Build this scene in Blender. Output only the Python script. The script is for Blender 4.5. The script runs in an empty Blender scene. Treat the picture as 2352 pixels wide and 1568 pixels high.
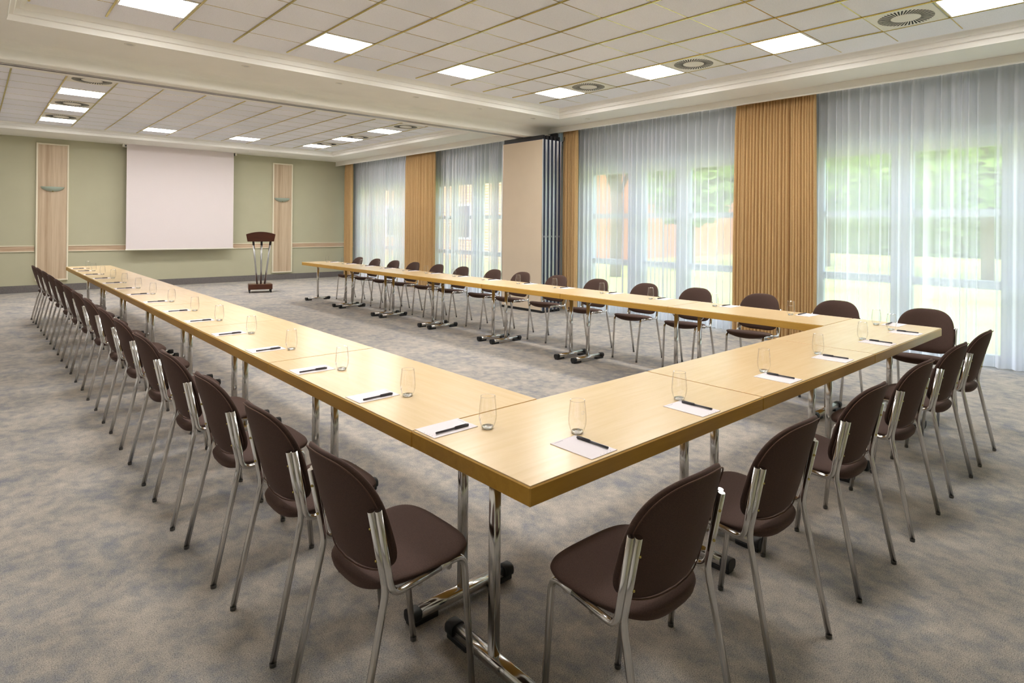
import bpy, math, random
from math import sin, cos, pi, sqrt, radians
from mathutils import Vector, Matrix

random.seed(7)
S = bpy.context.scene
C = S.collection

# ------------------------------------------------------------------ helpers
class MB:
    """collects geometry, linked later as ONE mesh object"""
    def __init__(s):
        s.v, s.f, s.sm, s.mi = [], [], [], []
    def add(s, vs, fs, smooth=False, mi=0):
        o = len(s.v)
        s.v += [tuple(p) for p in vs]
        s.f += [tuple(i + o for i in f) for f in fs]
        s.sm += [smooth] * len(fs)
        s.mi += [mi] * len(fs)
        return s
    def box(s, x0, x1, y0, y1, z0, z1, mi=0, rot=None, c=None):
        vs = [(x, y, z) for z in (z0, z1) for y in (y0, y1) for x in (x0, x1)]
        if rot is not None:
            vs = [tuple(Vector(c) + rot @ (Vector(p) - Vector(c))) for p in vs]
        return s.add(vs, [(0, 2, 3, 1), (4, 5, 7, 6), (0, 1, 5, 4), (2, 6, 7, 3), (0, 4, 6, 2), (1, 3, 7, 5)], mi=mi)
    def cbox(s, x0, x1, y0, y1, z0, z1, b=.004, mi=0):
        """box with chamfered edges"""
        X, Y, Z = (x0, x1), (y0, y1), (z0, z1)
        vs, idx = [], {}
        for i in (0, 1):
            for j in (0, 1):
                for k in (0, 1):
                    sx, sy, sz = (1, -1)[i], (1, -1)[j], (1, -1)[k]
                    for ax in range(3):
                        p = [X[i] + sx * b, Y[j] + sy * b, Z[k] + sz * b]
                        p[ax] = (X[i], Y[j], Z[k])[ax]
                        idx[(i, j, k, ax)] = len(vs); vs.append(tuple(p))
        fs = []
        for ax in range(3):
            a, c2 = [q for q in range(3) if q != ax]
            for e in (0, 1):
                ring = []
                for (u, w) in ((0, 0), (1, 0), (1, 1), (0, 1)):
                    t = [0, 0, 0]; t[ax] = e; t[a] = u; t[c2] = w
                    ring.append(idx[(*t, ax)])
                flip = (e == 0) ^ (ax == 1)
                fs.append(tuple(reversed(ring)) if flip else tuple(ring))
        for ax in range(3):          # edges along ax
            a, c2 = [q for q in range(3) if q != ax]
            for u in (0, 1):
                for w in (0, 1):
                    t0 = [0, 0, 0]; t0[a] = u; t0[c2] = w
                    t1 = list(t0); t1[ax] = 1
                    fs.append((idx[(*t0, a)], idx[(*t1, a)], idx[(*t1, c2)], idx[(*t0, c2)]))
        for i in (0, 1):
            for j in (0, 1):
                for k in (0, 1):
                    fs.append((idx[(i, j, k, 0)], idx[(i, j, k, 1)], idx[(i, j, k, 2)]))
        return s.add(vs, fs, mi=mi)
    def loft(s, rings, smooth=True, cap0=True, cap1=True, close=True, mi=0):
        n = len(rings[0]); vs = [p for r in rings for p in r]; fs = []
        m = n if close else n - 1
        for a in range(len(rings) - 1):
            for i in range(m):
                j = (i + 1) % n
                fs.append((a * n + i, a * n + j, (a + 1) * n + j, (a + 1) * n + i))
        s.add(vs, fs, smooth, mi)
        o = len(s.v) - len(vs)
        if cap0:
            s.f.append(tuple(o + i for i in reversed(range(n)))); s.sm.append(False); s.mi.append(mi)
        if cap1:
            b = o + (len(rings) - 1) * n
            s.f.append(tuple(b + i for i in range(n))); s.sm.append(False); s.mi.append(mi)
        return s
    def lathe(s, prof, n=24, c=(0, 0, 0), cap0=False, cap1=False, mi=0):
        rings = [[(c[0] + r * cos(2 * pi * i / n), c[1] + r * sin(2 * pi * i / n), c[2] + z) for i in range(n)] for r, z in prof]
        return s.loft(rings, True, cap0, cap1, mi=mi)
    def tube(s, pts, r, seg=10, fillet=None, prof=None, mi=0, up=None, cap=True):
        """swept tube; fillet = dict index->radius ; prof = list of (a,b) offsets for a non-round section"""
        P = [Vector(p) for p in pts]
        if fillet:
            Q = []
            for i, p in enumerate(P):
                if i in fillet:
                    d0 = (P[i - 1] - p); d1 = (P[i + 1] - p)
                    t = min(fillet[i], d0.length * .49, d1.length * .49)
                    a = p + d0.normalized() * t; b = p + d1.normalized() * t
                    for k in range(7):
                        u = k / 6
                        Q.append(a * (1 - u) ** 2 + p * 2 * u * (1 - u) + b * u * u)
                else:
                    Q.append(p)
            P = Q
        T = []
        for i in range(len(P)):
            a = P[max(i - 1, 0)]; b = P[min(i + 1, len(P) - 1)]
            T.append((b - a).normalized())
        n0 = Vector(up) if up else (Vector((0, 0, 1)) if abs(T[0].z) < .9 else Vector((1, 0, 0)))
        n0 = (n0 - T[0] * n0.dot(T[0])).normalized()
        rings = []
        for i, p in enumerate(P):
            if i:
                n0 = (n0 - T[i] * n0.dot(T[i])).normalized()
            b0 = T[i].cross(n0)
            if prof:
                rings.append([tuple(p + n0 * a + b0 * b) for a, b in prof])
            else:
                rings.append([tuple(p + n0 * (r * cos(2 * pi * k / seg)) + b0 * (r * sin(2 * pi * k / seg))) for k in range(seg)])
        return s.loft(rings, True, cap, cap, mi=mi)
    def build(s, name, mat, parent=None, loc=None):
        me = bpy.data.meshes.new(name)
        me.from_pydata(s.v, [], s.f)
        for m in (mat if isinstance(mat, (list, tuple)) else [mat]):
            me.materials.append(m)
        me.polygons.foreach_set('use_smooth', s.sm)
        me.polygons.foreach_set('material_index', s.mi)
        me.update()
        o = bpy.data.objects.new(name, me)
        C.objects.link(o)
        if parent: o.parent = parent
        if loc: o.location = loc
        return o

def tag(o, label=None, cat=None, group=None, kind=None):
    if label: o['label'] = label
    if cat: o['category'] = cat
    if group: o['group'] = group
    if kind: o['kind'] = kind
    return o
def empty(name, loc=(0, 0, 0), rz=0, label=None, cat=None, group=None):
    o = bpy.data.objects.new(name, None); C.objects.link(o)
    o.location = loc; o.rotation_euler = (0, 0, rz); o.empty_display_size = .1
    return tag(o, label, cat, group)
def copy_tree(o, parent=None):
    c = o.copy(); C.objects.link(c)
    if parent: c.parent = parent
    for ch in list(o.children): copy_tree(ch, c)
    return c
def struct(name, mb, mat, label=None):
    o = mb.build(name, mat); o['kind'] = 'structure'
    return o
ORD = ['first', 'second', 'third', 'fourth', 'fifth', 'sixth', 'seventh', 'eighth', 'ninth', 'tenth', 'eleventh', 'twelfth', 'thirteenth', 'fourteenth', 'fifteenth']

# ------------------------------------------------------------------ materials
def srgb(r, g, b):
    f = lambda c: c / 12.92 if c <= .04045 else ((c + .055) / 1.055) ** 2.4
    return (f(r / 255), f(g / 255), f(b / 255), 1)
def mat(name):
    m = bpy.data.materials.new(name); m.use_nodes = True
    nt = m.node_tree; nt.nodes.clear()
    out = nt.nodes.new('ShaderNodeOutputMaterial')
    return m, nt, out
def pbsdf(nt, out, col, rough=.5, metal=0, **k):
    b = nt.nodes.new('ShaderNodeBsdfPrincipled')
    if isinstance(col, tuple): b.inputs['Base Color'].default_value = col
    else: nt.links.new(col, b.inputs['Base Color'])
    b.inputs['Roughness'].default_value = rough
    b.inputs['Metallic'].default_value = metal
    for q, v in k.items(): b.inputs[q.replace('_', ' ')].default_value = v
    nt.links.new(b.outputs[0], out.inputs[0])
    return b
def simple(name, col, rough=.5, metal=0, **k):
    m, nt, out = mat(name); pbsdf(nt, out, col, rough, metal, **k); return m
def node(nt, t, **inp):
    n = nt.nodes.new(t)
    for k, v in inp.items():
        n.inputs[k.replace('_', ' ')].default_value = v
    return n
def coords(nt, scale=(1, 1, 1), which='Object', rot=(0, 0, 0)):
    tc = nt.nodes.new('ShaderNodeTexCoord'); mp = nt.nodes.new('ShaderNodeMapping')
    mp.inputs['Scale'].default_value = scale; mp.inputs['Rotation'].default_value = rot
    nt.links.new(tc.outputs[which], mp.inputs[0]); return mp.outputs[0]
def noise(nt, vec, scale, detail=3, rough=.5, dist=0):
    n = nt.nodes.new('ShaderNodeTexNoise')
    n.inputs['Scale'].default_value = scale; n.inputs['Detail'].default_value = detail
    n.inputs['Roughness'].default_value = rough; n.inputs['Distortion'].default_value = dist
    nt.links.new(vec, n.inputs['Vector']); return n.outputs['Fac']
def ramp(nt, fac, stops):
    r = nt.nodes.new('ShaderNodeValToRGB')
    e = r.color_ramp.elements
    while len(e) < len(stops): e.new(.5)
    for q, (p, c) in zip(e, stops): q.position = p; q.color = c
    nt.links.new(fac, r.inputs[0]); return r.outputs['Color']
def mix(nt, fac, a, b, mode='MIX'):
    m = nt.nodes.new('ShaderNodeMix'); m.data_type = 'RGBA'; m.blend_type = mode
    for s_, v in ((m.inputs[0], fac), (m.inputs[6], a), (m.inputs[7], b)):
        if hasattr(v, 'is_linked'): nt.links.new(v, s_)
        else: s_.default_value = v
    return m.outputs[2]
def bump(nt, b, h, strength=.2, dist=.002):
    n = nt.nodes.new('ShaderNodeBump'); n.inputs['Strength'].default_value = strength; n.inputs['Distance'].default_value = dist
    nt.links.new(h, n.inputs['Height']); nt.links.new(n.outputs[0], b.inputs['Normal'])

M = {}
# carpet
m, nt, out = mat('carpet')
v = coords(nt)
big = noise(nt, coords(nt, (1, 1, 1)), 2.5, 7, .74, .6)
mid = noise(nt, coords(nt, (1.4, 1, 1)), 10, 5, .65)
fine = noise(nt, v, 250, 3, .75)
mm = nt.nodes.new('ShaderNodeMath'); mm.operation = 'MULTIPLY_ADD'; mm.inputs[1].default_value = .55; nt.links.new(mid, mm.inputs[0])
m2 = nt.nodes.new('ShaderNodeMath'); m2.operation = 'MULTIPLY_ADD'; m2.inputs[1].default_value = .62; nt.links.new(big, m2.inputs[0]); m2.inputs[2].default_value = -.085
nt.links.new(m2.outputs[0], mm.inputs[2])
base = ramp(nt, mm.outputs[0], [(.36, srgb(142, 144, 151)), (.46, srgb(163, 160, 157)), (.54, srgb(180, 173, 165)), (.66, srgb(197, 188, 177))])
speck = ramp(nt, fine, [(.34, (.30, .30, .31, 1)), (.50, (1, 1, 1, 1)), (.66, (1.4, 1.38, 1.34, 1))])
colr = mix(nt, .85, base, speck, 'MULTIPLY')
b = pbsdf(nt, out, colr, .95); b.inputs['Specular IOR Level'].default_value = .15
bump(nt, b, fine, .7, .004)
M['carpet'] = m
# plain things
M['white_paint'] = simple('white_paint', srgb(240, 238, 232), .6)
def paint(name, col, sc=220, st=.05):
    m, nt, out = mat(name); v = coords(nt)
    n = noise(nt, v, sc, 3)
    c = mix(nt, .06, col, ramp(nt, noise(nt, v, 3, 2), [(.3, (.5, .5, .5, 1)), (.7, (1, 1, 1, 1))]), 'MULTIPLY')
    b = pbsdf(nt, out, c, .85); bump(nt, b, n, st, .001); return m
M['wall'] = paint('sage_wall_paint', srgb(185, 182, 156))
M['wall_grey'] = paint('grey_wall_paint', srgb(168, 176, 176))
M['wall_white'] = paint('white_wall_paint', srgb(222, 220, 218))
M['soffit'] = paint('soffit_plaster', srgb(240, 238, 231))
m, nt, out = mat('ceiling_tile')
v = coords(nt)
n1 = noise(nt, v, 130, 3, .7)
# every tile slightly different in tone
vo = nt.nodes.new('ShaderNodeTexWhiteNoise'); vo.noise_dimensions = '2D'
mp = nt.nodes.new('ShaderNodeVectorMath'); mp.operation = 'FLOOR'
sc = nt.nodes.new('ShaderNodeMapping'); sc.inputs['Scale'].default_value = (1 / .547, 1 / .547, 1); sc.inputs['Location'].default_value = (-2.477 / .547, -1.844 / .547, 0)
nt.links.new(v, sc.inputs[0]); nt.links.new(sc.outputs[0], mp.inputs[0]); nt.links.new(mp.outputs[0], vo.inputs['Vector'])
tone = ramp(nt, vo.outputs['Value'], [(0, srgb(234, 235, 242)), (1, srgb(243, 243, 250))])
dots = ramp(nt, n1, [(.3, (.86, .86, .86, 1)), (.5, (1, 1, 1, 1))])
b = pbsdf(nt, out, mix(nt, 1, tone, dots, 'MULTIPLY'), 1.0); b.inputs['Specular IOR Level'].default_value = .1
M['tile'] = m
M['brass'] = simple('brass', srgb(200, 182, 108), .25, .92)
M['chrome'] = simple('chrome', srgb(214, 212, 210), .15, 1)
M['steel'] = simple('brushed_steel', srgb(190, 190, 190), .28, 1)
M['rubber'] = simple('black_rubber', srgb(22, 22, 24), .55)
# maple table tops
def wood(name, c0, c1, scale, rough, axis='X', coat=0, spec=.5):
    m, nt, out = mat(name)
    sc = {'X': (1, 12, 12), 'Y': (12, 1, 12), 'Z': (12, 12, 1)}[axis]
    v = coords(nt, sc)
    n = noise(nt, v, scale, 5, .6, .35)
    v2 = coords(nt, (1, 1, 1)); n2 = noise(nt, v2, 2.2, 3)
    f = nt.nodes.new('ShaderNodeMath'); f.operation = 'MULTIPLY_ADD'; f.inputs[1].default_value = .6
    nt.links.new(n, f.inputs[0])
    g = nt.nodes.new('ShaderNodeMath'); g.operation = 'MULTIPLY'; g.inputs[1].default_value = .4; nt.links.new(n2, g.inputs[0]); nt.links.new(g.outputs[0], f.inputs[2])
    b = pbsdf(nt, out, ramp(nt, f.outputs[0], [(.32, c0), (.68, c1)]), rough)
    b.inputs['Specular IOR Level'].default_value = spec
    if coat: b.inputs['Coat Weight'].default_value = coat; b.inputs['Coat Roughness'].default_value = .2
    return m
M['maple'] = wood('maple_veneer', srgb(226, 197, 152), srgb(235, 209, 166), 3.2, .25, 'X', 0, .62)
M['edge'] = wood('golden_beech_edge', srgb(190, 144, 56), srgb(208, 162, 72), 3.0, .38, 'X')
m, nt, out = mat('oak_panel')
v = coords(nt, (9, 9, .35)); n = noise(nt, v, 3.2, 6, .62, .2)
pl = noise(nt, coords(nt, (1, 1, .01)), 14, 1)
f = nt.nodes.new('ShaderNodeMath'); f.operation = 'MULTIPLY_ADD'; f.inputs[1].default_value = .55; nt.links.new(n, f.inputs[0])
g = nt.nodes.new('ShaderNodeMath'); g.operation = 'MULTIPLY'; g.inputs[1].default_value = .45; nt.links.new(pl, g.inputs[0]); nt.links.new(g.outputs[0], f.inputs[2])
pbsdf(nt, out, ramp(nt, f.outputs[0], [(.34, srgb(172, 148, 120)), (.52, srgb(194, 172, 145)), (.66, srgb(206, 186, 160))]), .55)
M['oak'] = m
m, nt, out = mat('oak_rail')
n = noise(nt, coords(nt, (.4, 9, 9)), 3.2, 6, .62, .2)
pbsdf(nt, out, ramp(nt, n, [(.34, srgb(176, 148, 120)), (.66, srgb(208, 184, 157))]), .55)
M['oak_rail'] = m
M['cream'] = simple('cream_frame', srgb(232, 224, 202), .5)
m, nt, out = mat('baseboard_carpet')
n = noise(nt, coords(nt, (4, 4, 1)), 60, 3, .7)
pbsdf(nt, out, ramp(nt, n, [(.3, srgb(92, 88, 88)), (.7, srgb(128, 122, 118))]), .95)
M['baseboard'] = m
# upholstery
def cloth(name, c0, c1, sc, rough=.85, sheen=.12):
    m, nt, out = mat(name); v = coords(nt)
    n = noise(nt, v, sc, 2, .7)
    b = pbsdf(nt, out, ramp(nt, n, [(.35, c0), (.65, c1)]), rough)
    b.inputs['Sheen Weight'].default_value = sheen; b.inputs['Sheen Roughness'].default_value = .4
    b.inputs['Sheen Tint'].default_value = srgb(190, 160, 150)
    b.inputs['Specular IOR Level'].default_value = .25
    bump(nt, b, n, .25, .001); return m
M['seat'] = cloth('brown_upholstery', srgb(74, 57, 51), srgb(89, 69, 62), 420)
M['piping'] = cloth('brown_piping', srgb(88, 66, 57), srgb(104, 80, 70), 420)
# gold curtain
m, nt, out = mat('gold_curtain')
n = noise(nt, coords(nt, (60, 60, 8)), 6, 3)
c = ramp(nt, n, [(.3, srgb(184, 150, 104)), (.7, srgb(200, 167, 120))])
b = nt.nodes.new('ShaderNodeBsdfPrincipled'); b.inputs['Roughness'].default_value = .8; b.inputs['Specular IOR Level'].default_value = .2
nt.links.new(c, b.inputs['Base Color'])
tr = nt.nodes.new('ShaderNodeBsdfTranslucent'); nt.links.new(c, tr.inputs[0])
ms = nt.nodes.new('ShaderNodeMixShader'); ms.inputs[0].default_value = .06
nt.links.new(b.outputs[0], ms.inputs[1]); nt.links.new(tr.outputs[0], ms.inputs[2]); nt.links.new(ms.outputs[0], out.inputs[0])
M['gold'] = m
# sheer voile
m, nt, out = mat('sheer_voile')
d = node(nt, 'ShaderNodeBsdfDiffuse', Color=(.88, .89, .92, 1)); tr = node(nt, 'ShaderNodeBsdfTranslucent', Color=(.90, .91, .97, 1))
a = nt.nodes.new('ShaderNodeMixShader'); a.inputs[0].default_value = .62
nt.links.new(d.outputs[0], a.inputs[1]); nt.links.new(tr.outputs[0], a.inputs[2])
tp = node(nt, 'ShaderNodeBsdfTransparent', Color=(1, 1, 1, 1))
lw = nt.nodes.new('ShaderNodeLayerWeight'); lw.inputs[0].default_value = .5
cr = nt.nodes.new('ShaderNodeMapRange'); cr.inputs['From Min'].default_value = .0; cr.inputs['From Max'].default_value = .62
cr.inputs['To Min'].default_value = .46; cr.inputs['To Max'].default_value = .08
nt.links.new(lw.outputs['Facing'], cr.inputs['Value'])
ms = nt.nodes.new('ShaderNodeMixShader'); nt.links.new(cr.outputs[0], ms.inputs[0])
nt.links.new(a.outputs[0], ms.inputs[1]); nt.links.new(tp.outputs[0], ms.inputs[2]); nt.links.new(ms.outputs[0], out.inputs[0])
M['sheer'] = m
# clear glass (thin walls)
def thin_glass(name, tint, edge):
    m, nt, out = mat(name)
    lw = nt.nodes.new('ShaderNodeLayerWeight'); lw.inputs[0].default_value = .5
    tcol = ramp(nt, lw.outputs['Facing'], [(.45, tint), (.97, edge)])
    tp = nt.nodes.new('ShaderNodeBsdfTransparent'); nt.links.new(tcol, tp.inputs[0])
    gl = node(nt, 'ShaderNodeBsdfGlossy', Color=(1, 1, 1, 1), Roughness=.02)
    pw = nt.nodes.new('ShaderNodeMath'); pw.operation = 'POWER'; pw.inputs[1].default_value = 3; nt.links.new(lw.outputs['Facing'], pw.inputs[0])
    fr = nt.nodes.new('ShaderNodeMath'); fr.operation = 'MULTIPLY_ADD'; fr.inputs[1].default_value = .75; fr.inputs[2].default_value = .035; nt.links.new(pw.outputs[0], fr.inputs[0])
    ms = nt.nodes.new('ShaderNodeMixShader'); nt.links.new(fr.outputs[0], ms.inputs[0])
    nt.links.new(tp.outputs[0], ms.inputs[1]); nt.links.new(gl.outputs[0], ms.inputs[2]); nt.links.new(ms.outputs[0], out.inputs[0]); return m
M['glass'] = thin_glass('clear_tumbler_glass', (.985, .985, .98, 1), (.66, .64, .60, 1))
M['pane'] = thin_glass('window_glass', (.97, .985, .98, 1), (.9, .95, .93, 1))
M['glass_base'] = simple('thick_glass_base', (1, 1, 1, 1), .02, 0, Transmission_Weight=1.0, IOR=1.46)
M['paper'] = simple('white_notepaper', srgb(236, 228, 232), .7)
M['ink'] = simple('grey_print', srgb(150, 146, 152), .8)
M['pen'] = simple('dark_grey_plastic', srgb(62, 58, 62), .38)
M['etch'] = simple('etched_white', srgb(235, 232, 228), .7)
# lamps
def emis(name, col, st):
    m, nt, out = mat(name); e = node(nt, 'ShaderNodeEmission', Color=col, Strength=st); nt.links.new(e.outputs[0], out.inputs[0]); return m
LAMP = 16.0
M['lamp'] = emis('lit_diffuser', (1, .965, .93, 1), LAMP)
M['frame_white'] = simple('white_enamel', srgb(232, 228, 216), .45)
M['vent_dark'] = simple('vent_shadow_gap', srgb(20, 20, 18), .8)
M['upvc'] = simple('white_window_frame', srgb(196, 206, 220), .4)
M['beige_skin'] = paint('beige_partition_vinyl', srgb(222, 205, 182), 400, .1)
M['navy'] = simple('navy_seal', srgb(38, 44, 66), .45)
M['alu'] = simple('aluminium_profile', srgb(205, 204, 206), .3, 1)
M['mahogany'] = wood('mahogany', srgb(62, 28, 14), srgb(88, 42, 20), 3, .3, 'X')
M['screen'] = simple('screen_cloth', srgb(226, 216, 216), .8)
m, nt, out = mat('frosted_glass_shade')
pbsdf(nt, out, srgb(172, 186, 172), .35, 0, Transmission_Weight=.1); M['shade'] = m
M['footgrey'] = simple('grey_foot_cap', srgb(84, 82, 80), .5)
M['dark'] = simple('dark_metal', srgb(36, 34, 36), .5)
M['bluegrey'] = simple('blue_grey_enamel', srgb(128, 146, 158), .5)
# outside
m, nt, out = mat('lawn'); n = noise(nt, coords(nt), .5, 5, .6)
pbsdf(nt, out, ramp(nt, n, [(.3, srgb(158, 172, 92)), (.7, srgb(192, 198, 122))]), .9); M['lawn'] = m
def leaf(name, c0, c1):
    m, nt, out = mat(name); n = noise(nt, coords(nt), 3, 4, .7)
    c = ramp(nt, n, [(.3, c0), (.7, c1)])
    d = nt.nodes.new('ShaderNodeBsdfDiffuse'); t = nt.nodes.new('ShaderNodeBsdfTranslucent')
    nt.links.new(c, d.inputs[0]); nt.links.new(c, t.inputs[0])
    ms = nt.nodes.new('ShaderNodeMixShader'); ms.inputs[0].default_value = .45
    nt.links.new(d.outputs[0], ms.inputs[1]); nt.links.new(t.outputs[0], ms.inputs[2]); nt.links.new(ms.outputs[0], out.inputs[0]); return m
M['leaf'] = leaf('green_leaves', srgb(120, 158, 84), srgb(182, 206, 126))
M['hedge'] = leaf('dark_leaves', srgb(92, 128, 88), srgb(144, 172, 122))
M['bark'] = simple('bark', srgb(96, 80, 66), .9)
m, nt, out = mat('orange_brick')
bt = nt.nodes.new('ShaderNodeTexBrick'); bt.inputs['Scale'].default_value = 4
bt.inputs['Color1'].default_value = srgb(214, 132, 88); bt.inputs['Color2'].default_value = srgb(202, 118, 76); bt.inputs['Mortar'].default_value = srgb(206, 170, 142)
nt.links.new(coords(nt, rot=(pi / 2, 0, 0)), bt.inputs['Vector']); pbsdf(nt, out, bt.outputs['Color'], .9); M['brick'] = m

# ------------------------------------------------------------------ room shell
XL, XR, YB, YF = -2.6, 7.0, -3.6, 15.43
ZT, ZS = 3.386, 3.25                 # tile plane, lower soffit
ZS2 = 3.275                          # soffit of the far room
RX0, RX1, RY0, RY1 = -.94, 5.86, -2.8, 5.785     # near recess
FX0, FX1, FY0, FY1 = -1.6, 5.80, 7.35, 14.15     # far recess
BY0, BY1, BZ = 6.65, 7.07, 3.07      # beam
struct('floor', MB().box(XL - .2, XR + .2, YB - .2, YF + .2, -.12, 0), M['carpet'])
struct('wall_far', MB().box(XL - .2, XR + .2, YF, YF + .2, 0, 3.7), M['wall'])
struct('wall_left', MB().box(XL - .2, XL, YB, YF, 0, 3.7), M['wall_white'])
struct('wall_back', MB().box(XL - .2, XR + .2, YB - .2, YB, 0, 3.7), M['wall'])
# soffits, beam (ceiling)
c = MB()
for (x0, x1, y0, y1, zs, r) in ((XL, XR, YB, BY0, ZS, (RX0, RX1, RY0, RY1)), (XL, XR, BY1, YF, ZS2, (FX0, FX1, FY0, FY1))):
    c.box(x0, r[0], y0, y1, zs, 3.6); c.box(r[1], x1, y0, y1, zs, 3.6)
    c.box(r[0], r[1], y0, r[2], zs, 3.6); c.box(r[0], r[1], r[3], y1, zs, 3.6)
struct('ceiling', c, M['soffit'])
t = MB()
for r in ((RX0, RX1, RY0, RY1), (FX0, FX1, FY0, FY1)):
    t.box(r[0], r[1], r[2], r[3], ZT, 3.6)
struct('ceiling', t, M['tile'])
# beam with a coved front, track slot underneath
prof = [(BY0 - .16, ZS + .02)]
for k in range(9):
    a = k / 8 * pi / 2
    prof.append((BY0 - .10 + .10 * sin(a), ZS - .09 * (1 - cos(a))))
prof += [(BY0, BZ + .01), (BY0 + .01, BZ), (6.83, BZ), (6.83, BZ + .04), (6.90, BZ + .04), (6.90, BZ), (BY1, BZ), (BY1, 3.6), (BY0 - .16, 3.6)]
bm_ = MB().loft([[(x, y, z) for y, z in prof] for x in (XL, XR)], False)
struct('trim_3', bm_, M['soffit'])
tk = MB()
tk.box(XL, XR, 6.832, 6.845, BZ - .012, BZ + .03); tk.box(XL, XR, 6.885, 6.898, BZ - .012, BZ + .03)
tk.box(XL, XR, BY1 + .001, BY1 + .02, BZ + .01, BZ + .035)
struct('trim_4', tk, M['alu'])
# stepped cornice round both recesses
def cornice(name, r, zs):
    st = [(-.0, zs - .006), (.012, zs + .045), (.040, zs + .047), (.044, zs + .052), (.052, zs + .092), (.082, zs + .094), (.086, zs + .098), (.118, ZT - .004), (.13, ZT + .002)]
    mb = MB()
    rings = []
    for d, z in st:
        rings.append([(r[0] + d, r[2] + d, z), (r[1] - d, r[2] + d, z), (r[1] - d, r[3] - d, z), (r[0] + d, r[3] - d, z)])
    mb.loft(rings, False, False, False)
    struct(name, mb, M['white_paint'])
cornice('trim_1', (RX0, RX1, RY0, RY1), ZS)
cornice('trim_2', (FX0, FX1, FY0, FY1), ZS2)
# brass grid bars
GX, GY, GP = 2.477, 1.844, .547
GYF = 10.14
def grid(name, r, gy):
    mb = MB()
    i0 = math.ceil((r[0] + .1 - GX) / GP); i1 = math.floor((r[1] - .1 - GX) / GP)
    for i in range(i0, i1 + 1):
        x = GX + GP * i
        mb.cbox(x - .009, x + .009, r[2] + .14, r[3] - .22, ZT - .010, ZT + .002, .003)
    j0 = math.ceil((r[2] + .14 - gy) / GP); j1 = math.floor((r[3] - .14 - gy) / GP)
    for j in range(j0, j1 + 1):
        y = gy + GP * j
        mb.cbox(r[0] + .14, r[1] - .2, y - .0055, y + .0055, ZT - .0012, ZT + .002, .0005)
    struct(name, mb, M['brass'])
grid('trim_5', (RX0, RX1, RY0, RY1), GY)
grid('trim_6', (FX0, FX1, FY0, FY1), GYF)
# pelmet over the curtains
pm = MB()
for y0, y1, zs in ((YB, BY0 - .001, ZS), (BY1 + .021, YF - .001, ZS2)):
    pm.cbox(6.45, 6.475, y0, y1, 3.165, zs + .01, .004)
    pm.cbox(6.438, 6.475, y0, y1, 3.155, 3.175, .004)
struct('trim_7', pm, M['white_paint'])
# baseboard, chair rail on the far wall
struct('baseboard_far', MB().cbox(XL, XR, YF - .012, YF - .0005, 0, .15, .003), M['baseboard'])
struct('baseboard_left', MB().cbox(XL + .0005, XL + .012, YB, YF, 0, .15, .003), M['baseboard'])
cr_ = MB()
for x0, x1 in ((XL, -.17), (.40, 4.68), (5.235, XR)):
    cr_.cbox(x0, x1, YF - .015, YF - .0005, .865, .975, .002, 0)
    cr_.cbox(x0, x1, YF - .028, YF - .0005, .968, .985, .004, 1); cr_.cbox(x0, x1, YF - .028, YF - .0005, .850, .868, .004, 1)
struct('trim_8', cr_, [M['oak_rail'], M['cream']])

# window wall -------------------------------------------------------------
WT, WB = 2.635, .10
panes = [(-3.15, -2.3), (-2.1, -1.25), (-1.05, -.10), (.13, .98), (1.22, 2.02), (3.22, 4.06), (4.31, 4.92), (5.28, 6.08),
         (7.75, 8.25), (8.45, 9.33), (9.67, 10.3), (10.52, 11.05), (12.1, 12.9), (13.12, 13.75), (13.98, 14.6)]
bays = [(-3.3, 2.17), (3.05, 6.25), (7.55, 11.2), (11.95, 14.75)]
w = MB()
w.box(XR, XR + .3, YB - .2, YF + .2, WT, 3.7)
w.box(XR, XR + .3, YB - .2, YF + .2, 0, WB - .06)
edges = [YB - .2] + [e for bb in bays for e in bb] + [YF + .2]
for k in range(0, len(edges), 2):
    w.box(XR, XR + .3, edges[k], edges[k + 1], WB - .06, WT)
struct('wall_right', w, M['wall_grey'])
for bi, (b0, b1) in enumerate(bays):
    P = [p for p in panes if b0 < p[0] and p[1] < b1]
    f = MB(); e = [b0] + [q for p in P for q in p] + [b1]
    x0, x1 = XR + .03, XR + .11
    for k in range(0, len(e), 2):
        f.cbox(x0, x1, e[k], e[k + 1], WB - .06, WT, .006)
    for p in P:
        f.cbox(x0, x1, p[0], p[1], 2.42, WT, .006); f.cbox(x0, x1, p[0], p[1], WB - .06, WB + .02, .006)
        f.cbox(x0 + .004, x1, p[0], p[1], 1.64, 1.725, .006); f.cbox(x0 + .004, x1, p[0], p[1], .835, .93, .006)
    # a proud top rail on the room side
    f.cbox(XR - .015, x0 + .01, b0, b1, WT - .05, WT + .012, .004)
    fo = struct('window_%d' % (bi + 1), f, M['upvc'])
    for p in P:
        MB().box(XR + .065, XR + .07, p[0], p[1], WB, 2.43).build('pane', M['pane'], fo)

# ------------------------------------------------------------------ ceiling lights, vents, spotlights
def light_proto():
    r = empty('ceiling_light'); h = GP / 2 - .010
    fr = MB()
    iw = .249
    for sx, sy in ((1, 0), (-1, 0), (0, 1), (0, -1)):
        if sx: fr.cbox(min(sx * iw, sx * h), max(sx * iw, sx * h), -h, h, -.006, .0, .002)
        else: fr.cbox(-iw, iw, min(sy * iw, sy * h), max(sy * iw, sy * h), -.006, .0, .002)
    fr.build('frame', M['frame_white'], r)
    MB().box(-iw, iw, -iw, iw, -.004, -.001).build('diffuser', M['lamp'], r)
    return r
def place(proto, used, loc, rz=0, **k):
    o = proto if not used else copy_tree(proto)
    o.location = loc; o.rotation_euler = (0, 0, rz); tag(o, **k); return o
lp = light_proto(); used = False
cols = {-5: 'far left column', -2: 'second column from the left', 1: 'third column from the left', 4: 'window side column'}
def cx_(i): return GX + GP * (i + .5)
near = []
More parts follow.
